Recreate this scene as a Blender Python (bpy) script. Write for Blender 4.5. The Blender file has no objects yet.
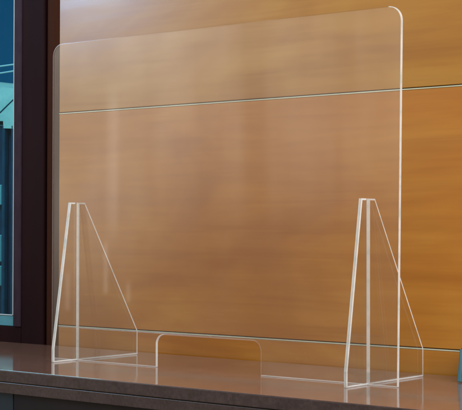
import bpy, bmesh, math, random
from mathutils import Vector
random.seed(4)
S = bpy.context.scene
C = S.collection

# ---------------------------------------------------------------- camera
cam_d = bpy.data.cameras.new('camera'); cam = bpy.data.objects.new('camera', cam_d); C.objects.link(cam)
yaw, pitch, roll = -0.681, 0.0167, 0.0019
fw = Vector((math.sin(yaw)*math.cos(pitch), math.cos(yaw)*math.cos(pitch), math.sin(pitch)))
r = Vector((math.cos(yaw), -math.sin(yaw), 0)); u = r.cross(fw)
r2 = r*math.cos(roll)+u*math.sin(roll); u2 = -r*math.sin(roll)+u*math.cos(roll)
from mathutils import Matrix
M3 = Matrix((r2, u2, -fw)).transposed().to_4x4()
cam.matrix_world = Matrix.Translation((2.467, -2.3686, 0.3103)) @ M3
cam_d.sensor_width = 36; cam_d.lens = 36*1419/462
cam_d.clip_start = 0.05; cam_d.clip_end = 300
S.camera = cam

# ---------------------------------------------------------------- world, exposure
w = bpy.data.worlds.new('World'); S.world = w; w.use_nodes = True
bg = w.node_tree.nodes['Background']; bg.inputs[0].default_value = (1.0, .86, .70, 1); bg.inputs[1].default_value = .30
S.view_settings.view_transform = 'Standard'; S.view_settings.look = 'None'
S.view_settings.exposure = .40; S.view_settings.gamma = 1
S.cycles.filter_width = 1.8
S.cycles.max_bounces = 14; S.cycles.transparent_max_bounces = 32

# ---------------------------------------------------------------- lights: tall windows of the room, off to the left, and two added fill lamps
def area(name, loc, target, sx, sy, radiance, col):
    d = bpy.data.lights.new(name, 'AREA'); d.shape = 'RECTANGLE'; d.size = sx; d.size_y = sy
    d.energy = radiance*math.pi*sx*sy; d.color = col
    o = bpy.data.objects.new(name, d); C.objects.link(o); o.location = loc
    o.rotation_euler = (Vector(target)-Vector(loc)).to_track_quat('-Z', 'Y').to_euler()
    return o
def win(name, y0, y1, z0, z1, rad, col, x=-2.5):
    area(name, (x, (y0+y1)/2, (z0+z1)/2), (x+1, (y0+y1)/2, (z0+z1)/2), abs(y1-y0), z1-z0, rad, col)
def room_window():
    # one long unseen window; emission pattern shaped for the reflected veil, streaks and glow
    sy, sz, yc, zc = 5.4, 3.0, -3.9, 1.1
    o = area('window_light', (-2.5, yc, zc), (-1.5, yc, zc), sy, sz, 1.0, (1, 1, 1))
    o.data.use_nodes = True; nt = o.data.node_tree; em = nt.nodes['Emission']
    geo = nt.nodes.new('ShaderNodeNewGeometry'); sp = nt.nodes.new('ShaderNodeSeparateXYZ'); nt.links.new(geo.outputs['Position'], sp.inputs[0])
    def m(op, a, b=0., c=0.):
        n = nt.nodes.new('ShaderNodeMath'); n.operation = op
        for i, v in enumerate((a, b, c)):
            if hasattr(v, 'links'): nt.links.new(v, n.inputs[i])
            else: n.inputs[i].default_value = v
        return n.outputs[0]
    def step(v, a, b, lo, hi):
        n = nt.nodes.new('ShaderNodeMapRange'); n.interpolation_type = 'SMOOTHSTEP'
        n.inputs['From Min'].default_value = a; n.inputs['From Max'].default_value = b
        n.inputs['To Min'].default_value = lo; n.inputs['To Max'].default_value = hi
        nt.links.new(v, n.inputs[0]); return n.outputs[0]
    y, z = sp.outputs[1], sp.outputs[2]
    sill = step(y, -3.6, -2.4, 0.0, 1.0)                       # emission reaches lower at the near end for the milky reflection there
    zz = m('ADD', z, m('MULTIPLY', sill, .45))
    base = m('MULTIPLY', step(zz, .05, 1.0, .02, 1.0), step(y, -6.4, -2.2, WB0, WB1))
    band = m('SUBTRACT', 1.0, m('MULTIPLY', step(y, -4.16, -4.02, 0., .5), step(y, -3.92, -3.80, 1., 0.)))  # dimmer strip in the emission, mirrored as a dark vertical band
    base = m('MULTIPLY', base, band)
    thin = m('MULTIPLY', step(y, -2.87, -2.83, 0., .6), step(y, -2.80, -2.74, 1., 0.))
    thin = m('MULTIPLY', thin, m('MULTIPLY', step(z, .1, .5, 0., 1.), step(z, .9, 1.1, 1., 0.)))
    base = m('ADD', base, thin)
    for ya, za, zb, k in ((-2.765, -.03, .27, .9), (-2.93, -.08, .06, .8), (-2.50, -.10, .12, .8)):  # short bright streaks added to the lamp, mirrored as ghost lines in the panel
        t_ = m('MULTIPLY', step(y, ya-.020, ya-.006, 0., k), step(y, ya+.006, ya+.020, 1., 0.))
        base = m('ADD', base, m('MULTIPLY', t_, m('MULTIPLY', step(z, za, za+.03, 0., 1.), step(z, zb-.06, zb, 1., 0.))))
    mp = nt.nodes.new('ShaderNodeMapping'); mp.inputs['Scale'].default_value = (1, 1.6, .35); nt.links.new(geo.outputs['Position'], mp.inputs[0])
    nz = nt.nodes.new('ShaderNodeTexNoise'); nz.inputs['Scale'].default_value = 2.0; nz.inputs['Detail'].default_value = 3; nt.links.new(mp.outputs[0], nz.inputs['Vector'])
    base = m('MULTIPLY', base, step(nz.outputs['Fac'], .3, .7, .70, 1.25))
    dy = m('MULTIPLY', m('ADD', y, 1.75), 1/.5); dz = m('MULTIPLY', m('ADD', z, -1.75), 1/.38)
    hot = m('MULTIPLY', m('EXPONENT', m('MULTIPLY', m('ADD', m('MULTIPLY', dy, dy), m('MULTIPLY', dz, dz)), -1.)), HOT)  # hot spot added for the pale bluish glow on the upper wall
    cr = nt.nodes.new('ShaderNodeMix'); cr.data_type = 'RGBA'; cr.inputs[6].default_value = (1, .93, .78, 1); cr.inputs[7].default_value = (.42, .68, 1, 1)
    nt.links.new(step(hot, 0, 3, 0, 1), cr.inputs[0])
    nt.links.new(cr.outputs[2], em.inputs['Color']); nt.links.new(m('MULTIPLY', m('ADD', base, hot), step(y, -1.80, -1.58, 1., 0.)), em.inputs['Strength'])
WB0, WB1, HOT = .66, .98, 34.0
room_window()
area('overhead_fill', (1.6, -1.6, 2.5), (.5, .1, .2), 1.6, 1.2, 2.2, (1, .98, .95))  # added unseen overhead lamp, fills the wall with light
area('side_fill', (3.9, -1.3, 1.5), (.9, 0, .35), 2.0, 2.0, 7.4, (1, .985, .97))  # added unseen lamp on the right, whitens the acrylic edges

# ---------------------------------------------------------------- material helpers
def mat(name, base, rough=.5, spec=.5, metal=0, coat=0):
    m = bpy.data.materials.new(name); m.use_nodes = True
    b = m.node_tree.nodes['Principled BSDF']
    b.inputs['Base Color'].default_value = (*base, 1); b.inputs['Roughness'].default_value = rough
    b.inputs['Specular IOR Level'].default_value = spec; b.inputs['Metallic'].default_value = metal
    b.inputs['Coat Weight'].default_value = coat
    return m, m.node_tree, b
def noise(nt, scale, stretch=(1, 1, 1), detail=5, rough=.55, dist=0, off=(0, 0, 0)):
    tc = nt.nodes.new('ShaderNodeTexCoord'); mp = nt.nodes.new('ShaderNodeMapping')
    mp.inputs['Scale'].default_value = stretch; mp.inputs['Location'].default_value = off
    n = nt.nodes.new('ShaderNodeTexNoise'); n.inputs['Scale'].default_value = scale
    n.inputs['Detail'].default_value = detail; n.inputs['Roughness'].default_value = rough; n.inputs['Distortion'].default_value = dist
    nt.links.new(tc.outputs['Object'], mp.inputs[0]); nt.links.new(mp.outputs[0], n.inputs['Vector'])
    return n.outputs['Fac']
def ramp(nt, src, stops):
    rp = nt.nodes.new('ShaderNodeValToRGB'); e = rp.color_ramp.elements
    e[0].position, e[0].color = stops[0][0], (*stops[0][1], 1); e[1].position, e[1].color = stops[-1][0], (*stops[-1][1], 1)
    for p, c in stops[1:-1]:
        k = e.new(p); k.color = (*c, 1)
    nt.links.new(src, rp.inputs[0]); return rp.outputs[0]
def mix(nt, a, b, f, mode='MIX'):
    m = nt.nodes.new('ShaderNodeMix'); m.data_type = 'RGBA'; m.blend_type = mode
    for i, v in ((6, a), (7, b), (0, f)):
        if hasattr(v, 'links'): nt.links.new(v, m.inputs[i])
        else: m.inputs[i].default_value = (*v, 1) if isinstance(v, tuple) else v
    return m.outputs[2]
def maprange(nt, src, a, b):
    m = nt.nodes.new('ShaderNodeMapRange'); m.inputs['To Min'].default_value = a; m.inputs['To Max'].default_value = b
    m.inputs['From Min'].default_value = .3; m.inputs['From Max'].default_value = .7
    nt.links.new(src, m.inputs[0]); return m.outputs[0]
def bump(nt, b, src, strength, dist):
    n = nt.nodes.new('ShaderNodeBump'); n.inputs['Strength'].default_value = strength; n.inputs['Distance'].default_value = dist
    nt.links.new(src, n.inputs['Height']); nt.links.new(n.outputs[0], b.inputs['Normal'])

def wood(name, off, tone=(1, 1, 1)):
    m, nt, b = mat(name, (.4, .2, .05), .34)
    big = noise(nt, 2.0, (.9, 1, 2.2), 3, .5, 1.2, off)
    band = noise(nt, 5, (.35, 1, 6), 5, .6, .6, off)
    fine = noise(nt, 30, (.14, 1, 14), 8, .75, .15, off)
    c1 = ramp(nt, big, [(.3, (.365, .124, .009)), (.5, (.425, .162, .013)), (.72, (.475, .208, .024))])
    c2 = ramp(nt, band, [(.3, (.86, .80, .74)), (.52, (.98, .97, .96)), (.7, (1.04, 1.06, 1.08))])
    c3 = ramp(nt, fine, [(.3, (.92, .90, .88)), (.6, (1, 1, 1)), (.8, (1.04, 1.04, 1.04))])
    c = mix(nt, c1, c2, 1.0, 'MULTIPLY'); c = mix(nt, c, c3, .8, 'MULTIPLY')
    c = mix(nt, c, tone, 1.0, 'MULTIPLY')
    nt.links.new(c, b.inputs['Base Color'])
    nt.links.new(maprange(nt, band, .20, .28), b.inputs['Roughness'])
    bump(nt, b, fine, .02, .0005)
    return m
wood_a, wood_b, wood_c = wood('wood_upper', (0, 0, 0), (.92, 1.08, 1.3)), wood('wood_middle', (3.1, 0, 1.7)), wood('wood_lower', (7.3, 0, 4.2))

dark_m, nt, b = mat('dark_wood', (.028, .013, .012), .55, .06)
nt.links.new(ramp(nt, noise(nt, 9, (1, 1, .12), 5), [(.3, (.011, .003, .005)), (.7, (.022, .007, .008))]), b.inputs['Base Color'])
trim_m, nt, b = mat('brown_trim', (.09, .04, .022), .6, .03)
nt.links.new(ramp(nt, noise(nt, 12, (1, 1, .1), 5), [(.3, (.034, .012, .008)), (.7, (.058, .022, .013))]), b.inputs['Base Color'])
frame_m, nt, b = mat('frame_paint', (.055, .040, .060), .55, .1)
nt.links.new(ramp(nt, noise(nt, 60, (1, 1, .5), 4), [(.3, (.030, .018, .030)), (.7, (.044, .027, .042))]), b.inputs['Base Color'])
metal_m, nt, b = mat('strip_metal', (.72, .70, .62), .45, .5, .15)
nt.links.new(ramp(nt, noise(nt, 30, (.3, 1, 1), 3), [(.3, (.46, .47, .34)), (.7, (.62, .62, .47))]), b.inputs['Base Color'])
gap_m, nt, b = mat('gap_black', (.02, .014, .010), .7)
bead_m, nt, b = mat('bead', (.55, .62, .66), .35)
sill_m, nt, b = mat('sill', (.10, .30, .36), .4)
nt.links.new(ramp(nt, noise(nt, 40, (.3, 1, 1), 3), [(.3, (.05, .27, .36)), (.7, (.09, .36, .45))]), b.inputs['Base Color'])

def stone(name, c0, c1, c2, r0, r1, sc):
    m, nt, b = mat(name, c1, .2)
    n = noise(nt, sc, (1, 1, 1), 8, .7); n2 = noise(nt, sc*.12, (1, 1, 1), 4, .6)
    c = ramp(nt, n, [(.34, c0), (.5, c1), (.68, c2)])
    c = mix(nt, c, ramp(nt, n2, [(.3, (.85, .85, .86)), (.7, (1.1, 1.08, 1.06))]), 1.0, 'MULTIPLY')
    nt.links.new(c, b.inputs['Base Color']); nt.links.new(maprange(nt, n2, r0, r1), b.inputs['Roughness'])
    bump(nt, b, n, .04, .0006)
    return m
top_m = stone('counter_top', (.18, .105, .085), (.235, .140, .114), (.30, .186, .155), .06, .10, 160)
edge_m = stone('counter_edge', (.026, .015, .015), (.040, .024, .024), (.062, .040, .041), .25, .40, 150)
cab_m, nt, b = mat('cabinet_dark', (.02, .022, .03), .4, .15)
nt.links.new(ramp(nt, noise(nt, 6, (1, 1, .4), 3), [(.3, (.006, .007, .014)), (.55, (.016, .013, .014)), (.7, (.036, .026, .014))]), b.inputs['Base Color'])
cab2_m, nt, b = mat('cabinet_teal', (.014, .026, .038), .35, .2)

# clear acrylic: thin slab, transparent with Fresnel gloss on both faces and a trace of dust
def acrylic(name, tint, haze, ior=1.49):
    m = bpy.data.materials.new(name); m.use_nodes = True; nt = m.node_tree; nt.nodes.clear()
    out = nt.nodes.new('ShaderNodeOutputMaterial'); tr = nt.nodes.new('ShaderNodeBsdfTransparent'); tr.inputs[0].default_value = (*tint, 1)
    gl = nt.nodes.new('ShaderNodeBsdfGlossy'); gl.inputs['Roughness'].default_value = .03
    geo = nt.nodes.new('ShaderNodeNewGeometry'); mr = nt.nodes.new('ShaderNodeMapRange')
    mr.inputs['To Min'].default_value = ior; mr.inputs['To Max'].default_value = 1/ior
    fr = nt.nodes.new('ShaderNodeFresnel'); nt.links.new(geo.outputs['Backfacing'], mr.inputs[0]); nt.links.new(mr.outputs[0], fr.inputs['IOR'])
    m1 = nt.nodes.new('ShaderNodeMixShader'); nt.links.new(fr.outputs[0], m1.inputs[0]); nt.links.new(tr.outputs[0], m1.inputs[1]); nt.links.new(gl.outputs[0], m1.inputs[2])
    df = nt.nodes.new('ShaderNodeBsdfDiffuse'); df.inputs[0].default_value = (.8, .78, .8, 1)
    n = noise(nt, 5, (1.3, 1, .8), 7, .65, 1.5)
    m2 = nt.nodes.new('ShaderNodeMixShader'); nt.links.new(maprange(nt, n, haze*.2, haze*2.2), m2.inputs[0])
    nt.links.new(m1.outputs[0], m2.inputs[1]); nt.links.new(df.outputs[0], m2.inputs[2])
    nt.links.new(m2.outputs[0], out.inputs[0]); return m
def edge_mat(name, col, clear, rough=.35):  # whitish colour stands in for light piped to the acrylic's cut edges
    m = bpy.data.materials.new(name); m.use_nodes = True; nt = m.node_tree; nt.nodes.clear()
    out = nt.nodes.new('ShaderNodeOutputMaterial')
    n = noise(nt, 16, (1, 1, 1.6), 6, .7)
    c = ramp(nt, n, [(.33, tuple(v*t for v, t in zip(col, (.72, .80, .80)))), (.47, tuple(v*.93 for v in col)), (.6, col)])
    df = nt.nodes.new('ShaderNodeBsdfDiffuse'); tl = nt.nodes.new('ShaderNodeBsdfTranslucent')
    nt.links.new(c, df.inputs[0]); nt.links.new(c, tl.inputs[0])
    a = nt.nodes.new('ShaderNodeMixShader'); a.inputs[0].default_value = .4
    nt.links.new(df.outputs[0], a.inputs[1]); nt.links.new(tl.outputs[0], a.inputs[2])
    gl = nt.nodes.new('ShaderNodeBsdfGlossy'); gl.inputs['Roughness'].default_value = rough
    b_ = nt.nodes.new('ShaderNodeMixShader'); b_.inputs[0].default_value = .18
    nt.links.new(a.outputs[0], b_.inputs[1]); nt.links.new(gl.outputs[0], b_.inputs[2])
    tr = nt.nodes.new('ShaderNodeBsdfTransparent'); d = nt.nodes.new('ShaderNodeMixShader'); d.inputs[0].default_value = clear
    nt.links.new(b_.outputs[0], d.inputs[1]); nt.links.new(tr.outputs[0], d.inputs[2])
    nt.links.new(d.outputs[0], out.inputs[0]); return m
acr_m = acrylic('acrylic_clear', (.985, .985, .98), .004)
footacr_m = acrylic('acrylic_foot', (.98, .99, .99), .003)
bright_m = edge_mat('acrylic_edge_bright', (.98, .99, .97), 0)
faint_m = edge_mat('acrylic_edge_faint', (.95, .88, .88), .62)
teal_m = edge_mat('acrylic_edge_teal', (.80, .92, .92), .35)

# ---------------------------------------------------------------- mesh helpers
def obj(name, bm, mats, parent=None, smooth=False):
    bmesh.ops.recalc_face_normals(bm, faces=bm.faces)
    me = bpy.data.meshes.new(name); bm.to_mesh(me); bm.free()
    for m in (mats if isinstance(mats, (list, tuple)) else [mats]): me.materials.append(m)
    if smooth:
        for p in me.polygons: p.use_smooth = True
    o = bpy.data.objects.new(name, me); C.objects.link(o)
    if parent is not None: o.parent = parent; o.matrix_parent_inverse = Matrix.Translation(-parent.location)
    return o
def bx(bm, x0, x1, y0, y1, z0, z1, bev=0, seg=2):
    g = bmesh.ops.create_cube(bm, size=1)['verts']
    for v in g: v.co = Vector(((x0+x1)/2+v.co.x*(x1-x0), (y0+y1)/2+v.co.y*(y1-y0), (z0+z1)/2+v.co.z*(z1-z0)))
    if bev:
        es = set(e for v in g for e in v.link_edges)
        bmesh.ops.bevel(bm, geom=list(es), offset=bev, segments=seg, affect='EDGES', profile=.5)
def box(name, m, parent, *a, bev=.001, seg=2):
    bm = bmesh.new(); bx(bm, *a, bev=bev, seg=seg); return obj(name, bm, m, parent)
def thing(name, label, cat, loc=(0, 0, 0), group=None, kind=None):
    o = bpy.data.objects.new(name, None); C.objects.link(o); o.location = loc; o.empty_display_size = .05
    if kind: o['kind'] = kind
    o['label'] = label; o['category'] = cat
    if group: o['group'] = group
    return o

D = .273          # wall face
FR = -.268        # front edge of the counter

# ---------------------------------------------------------------- the wood panelled wall
wall = thing('wood_wall', 'warm orange brown wood panelled wall with two thin pale horizontal strips', 'wall', (.4, D, 0))
X0, X1 = -.262, 3.2
box('wall_panel', wood_c, wall, X0, X1, D, D+.018, -.05, .0500, bev=.0012)
box('wall_panel', wood_b, wall, X0, X1, D, D+.018, .0551, .6133, bev=.0012)
box('wall_panel', wood_a, wall, X0, X1, D, D+.018, .6184, 1.7, bev=.0012)
box('backing_board', gap_m, wall, X0, X1, D+.018, D+.03, -.05, 1.7, bev=0)
for z in (.0500, .6133):
    box('metal_strip', metal_m, wall, X0, X1, D-.0006, D+.012, z+.0003, z+.0032, bev=.0005)

# ---------------------------------------------------------------- dark pillar between wall and window
pil = thing('pillar', 'very dark wood pillar between the blue window and the orange panelled wall', 'pillar', (-.33, D, 0))
box('shaft', dark_m, pil, -.3948, -.3085, D-.012, D+.03, -.05, 1.7, bev=.003, seg=3)
box('side_trim', trim_m, pil, -.3083, -.2625, D-.0105, D+.03, -.05, 1.7, bev=.019, seg=7)

# ---------------------------------------------------------------- the window
wn = thing('window', 'blue tinted window in a dark purplish frame at the left end of the counter', 'window', (-.8, D, .04))
box('window_frame', frame_m, wn, -.4225, -.3950, D-.016, D+.03, .0435, 1.62, bev=.002)
bm = bmesh.new()
bx(bm, -1.25, -1.222, D-.016, D+.03, .0435, 1.62, .002); bx(bm, -1.2215, -.4230, D-.016, D+.03, 1.59, 1.62, .002)
obj('window_frame', bm, frame_m, wn)
box('sill_rail', sill_m, wn, -1.2215, -.4230, D-.010, D+.028, .0440, .0725, bev=.0015)
box('glazing_bead', bead_m, wn, -.4285, -.4230, D-.013, D-.002, .0735, 1.589, bev=.001)
box('glazing_bead', bead_m, wn, -1.2215, -.4290, D-.013, D-.002, .0728, .0750, bev=.0006)
gl_m = acrylic('window_glass', (.52, .88, .96), .001, 1.2)
box('glass_pane', gl_m, wn, -1.2215, -.4290, D+.006, D+.010, .0755, 1.589, bev=0)
wb = box('wall_base', dark_m, None, -1.25, -.3952, D-.011, D+.03, -.05, .0430, bev=.002)
wb['label'] = 'dark brown skirting under the blue window, behind the counter'; wb['category'] = 'skirting'

# ---------------------------------------------------------------- outside the window
sky_m = bpy.data.materials.new('sky_glow'); sky_m.use_nodes = True; nt = sky_m.node_tree; nt.nodes.clear()
o_ = nt.nodes.new('ShaderNodeOutputMaterial'); em = nt.nodes.new('ShaderNodeEmission'); nt.links.new(em.outputs[0], o_.inputs[0])
nt.links.new(ramp(nt, noise(nt, .25, (1, 1, 1), 3), [(.3, (.0005, .050, .105)), (.7, (.0005, .062, .125))]), em.inputs[0])
sky = box('sky', sky_m, None, -40, 6, 30, 30.2, -12, 22, bev=0); sky['kind'] = 'structure'
fac_m = stone('facade_blue', (.002, .012, .04), (.004, .026, .075), (.007, .045, .11), .6, .7, 1.5)
roof_m = stone('roof_pale', (.36, .52, .52), (.52, .64, .63), (.62, .73, .72), .5, .6, 3)
wing_m = stone('wing_teal', (.004, .035, .08), (.006, .05, .11), (.01, .07, .14), .5, .6, 4)
lit_m, nt, b = mat('pane_bright', (.40, .75, .82), .3)
bl = thing('building', 'dark blue building with a pale cyan roof seen through the window', 'building', (-11.8, 12, -2))
box('facade', fac_m, bl, -15, -9.8, 12, 15, -6, 1.85, bev=.02)
bm = bmesh.new(); vs = [(-15.2, 0, 2.72), (-9.4, 0, 1.70), (-9.4, 0, 1.3), (-13.3, 0, 1.79), (-13.46, 0, 1.80), (-13.47, 0, 1.91), (-15.2, 0, 2.0)]
f = bm.faces.new([bm.verts.new((x, 11.9, z)) for x, _, z in vs]); g = bmesh.ops.extrude_face_region(bm, geom=[f])
for v in g['geom']:
    if isinstance(v, bmesh.types.BMVert): v.co.y += 3.3
obj('roof', bm, roof_m, bl)
for xa in (-13.50, -13.30, -12.6):
    box('downpipe', wing_m, bl, xa, xa+.06, 11.9, 11.99, -5.8, 1.85, bev=.02)
for za, zb in ((.66, .96), (-.19, .21), (-.55, -.25)):
    box('window', lit_m, bl, -14.4, -13.56, 11.93, 11.99, za, zb, bev=.01)
area('outdoor_fill', (-11.5, 6, 9), (-12, 12, 1), 5, 5, 9, (.8, .95, 1))  # added unseen lamp that lights the building front
for i, (z0, z1) in enumerate(((2.615, 2.595), (2.475, 2.525), (.50, 2.85))):
    bm = bmesh.new(); n = 16; ring = []
    for k in range(n+1):
        t = k/n; x = -15+4*t; z = z0+(z1-z0)*t+.35*(t-.5)**2-.03
        ring.append([bm.verts.new((x, 11+.011*math.cos(a), z+.011*math.sin(a))) for a in [j*math.pi/3 for j in range(6)]])
    for k in range(n):
        for j in range(6): bm.faces.new((ring[k][j], ring[k][(j+1) % 6], ring[k+1][(j+1) % 6], ring[k+1][j]))
    c = obj('cable', bm, bead_m if i < 2 else wing_m)
    c['label'] = ('upper of the two thin pale cables crossing the blue sky outside the window', 'lower of the two thin pale cables crossing the blue sky outside the window', 'dark cable slanting up across the pale roof outside the window')[i]; c['category'] = 'cable'; c['group'] = 'cables outside the window'

# ---------------------------------------------------------------- the counter
ct = thing('counter', 'long glossy mauve brown counter with a dark mottled front edge', 'counter', (.8, 0, 0))
CX0, CX1 = -1.25, 3.2
box('countertop', top_m, ct, CX0, CX1, FR+.004, D-.012 - .0005, -.024, 0, bev=.0008)
bm = bmesh.new(); bx(bm, CX0, CX1, FR-.002, FR+.0036, -.0245, -.0002, .0016, 3); obj('front_edge', bm, edge_m, ct)
box('lower_edge', edge_m, ct, CX0, CX1, FR+.001, FR+.03, -.0500, -.0262, bev=.0015)
lip_m, nt, b = mat('edge_line', (.30, .27, .30), .3)
box('seam', gap_m, ct, CX0, CX1, FR+.004, FR+.03, -.0261, -.0247, bev=0)
for xa, xb, m in ((-1.25, .143, cab2_m), (.146, .62, cab_m), (.623, 1.1, cab_m), (1.103, 1.6, cab_m), (1.603, 2.4, cab_m), (2.403, 3.2, cab_m)):
    box('cabinet_door', m, ct, xa, xb, FR+.012, FR+.03, -.9, -.0504, bev=.0015)
box('counter_body', gap_m, ct, CX0, CX1, FR+.031, D+.03, -.9, -.0255, bev=0)

# ---------------------------------------------------------------- the clear screen
W_, H_ = .975, .75
def plate(name, outline, flags, axis, c, t, mats, parent, chamfer=.0016):
    """outline: 2D points (counter-clockwise); flags per edge i->i+1: material slots (face, chamfer).
    axis 'y': outline in XZ, near face at y=c-t/2;  axis 'x': outline in YZ, near face at x=c+t/2."""
    n = len(outline)
    def inset(d):
        res = []
        for i in range(n):
            p0, p1, p2 = Vector(outline[i-1]), Vector(outline[i]), Vector(outline[(i+1) % n])
            a = (p1-p0).normalized(); b = (p2-p1).normalized()
            na = Vector((-a.y, a.x)); nb = Vector((-b.y, b.x))
            m = (na+nb); k = max(.35, 1+na.dot(nb)); res.append(p1+m*(d/k))
        return res
    ins = inset(chamfer)
    h = t/2
    def P(p, s):   # s from -1 (far face) to 1 (near face)
        return (p[0], c-s*h, p[1]) if axis == 'y' else (c+s*h, p[0], p[1])
    kk = 1-chamfer*.12/h
    rings = [(ins, 1), (outline, kk), (outline, -kk), (ins, -1)]
    bm = bmesh.new(); R = [[bm.verts.new(P(p, s)) for p in ol] for ol, s in rings]
    for q in (0, 1, 2):
        for i in range(n):
            f = bm.faces.new((R[q][i], R[q][(i+1) % n], R[q+1][(i+1) % n], R[q+1][i]))
            f.material_index = flags[i][1] if q == 0 else (flags[i][0] if q == 1 else flags[i][2])
    f1 = bm.faces.new(R[0]); f2 = bm.faces.new(R[3][::-1]); f1.material_index = f2.material_index = 0
    return obj(name, bm, mats, parent)
def arc(cx, cz, rad, a0, a1, n=10):
    return [(cx+rad*math.cos(math.radians(a0+(a1-a0)*k/n)), cz+rad*math.sin(math.radians(a0+(a1-a0)*k/n))) for k in range(n+1)]

scr = thing('acrylic_screen', 'clear acrylic counter screen with rounded corners on two slotted triangular feet', 'screen', (W_/2, 0, 0))
z0 = .0006
NL, NR, NE = .3352, .6313, .0734
pts = []; fl = []
CLR, BRT, FNT, TEL = 0, 1, 2, 3  # edge slots
def add(ps, flag):      # flag used for the edges that start at these points
    for p in ps: pts.append(p); fl.append(flag)
add([(0, z0)], (BRT, BRT, FNT))
add([(NL, z0)], (BRT, BRT, BRT))                                     # left side of the notch, going up
add(arc(NL+.022, NE-.022, .022, 180, 90), (BRT, BRT, FNT))
fl[-1] = (FNT, FNT, CLR)
add(arc(NR-.022, NE-.022, .022, 90, 0), (CLR, FNT, CLR))
add([(NR, z0)], (BRT, BRT, FNT))
add([(W_-.005, z0)], (BRT, BRT, BRT))
add(arc(W_+.004-.030, H_-.030, .030, 0, 90), (BRT, BRT, BRT))
fl[-1] = (CLR, CLR, CLR)
add(arc(.030, H_-.030, .030, 90, 180), (CLR, FNT, CLR))
fl[-1] = (CLR, FNT, CLR)
plate('panel', pts, fl, 'y', 0, .0052, [acr_m, bright_m, faint_m, teal_m], scr)

def foot(xc):
    h = .371; g = .0042
    ol = [(-.0749, z0), (.2106, z0), (.2106, .0587), (.0264, h), (g, h), (g, .0025), (-g, .0025), (-g, h), (-.0225, h), (-.0749, .032)]
    fg = [(CLR, BRT, CLR), (CLR, BRT, CLR), (CLR, BRT, CLR), (FNT, BRT, FNT), (BRT, BRT, CLR), (CLR, CLR, CLR), (CLR, CLR, CLR), (FNT, BRT, FNT), (TEL, BRT, BRT), (TEL, BRT, BRT)]
    return plate('foot', ol, fg, 'x', xc, .0065, [footacr_m, bright_m, faint_m, teal_m], scr, chamfer=.0034)
foot(.0779); foot(.8956)

# ---------------------------------------------------------------- blue container at the right end
ct2 = thing('container', 'blue plastic container with a pale cyan edge at the far right end of the counter', 'container', (1.05, .20, 0))
blue_m, nt, b = mat('blue_plastic', (.006, .035, .12), .35)
cy_m, nt, b = mat('cyan_plastic', (.05, .17, .22), .35)
def taper(bm, xa0, xa1, xb, y0, y1, za, zb, bev):
    g = bmesh.ops.create_cube(bm, size=1)['verts']
    for v in g:
        top = v.co.z > 0; left = v.co.x < 0
        v.co = Vector(((xa1 if top else xa0) if left else xb, y0 if v.co.y < 0 else y1, zb if top else za))
    es = list(set(e for v in g for e in v.link_edges)); bmesh.ops.bevel(bm, geom=es, offset=bev, segments=3, affect='EDGES')
XC = 1.0135
bm = bmesh.new(); taper(bm, XC+.005, XC+.011, XC+.13, .152, .255, .0005, .069, .004); obj('body', bm, blue_m, ct2)
bm = bmesh.new(); taper(bm, XC+.010, XC+.012, XC+.135, .149, .258, .0695, .078, .003); obj('lid', bm, cy_m, ct2)
bm = bmesh.new(); taper(bm, XC, XC+.007, XC+.0115, .150, .257, .001, .070, .002); obj('handle', bm, cy_m, ct2)
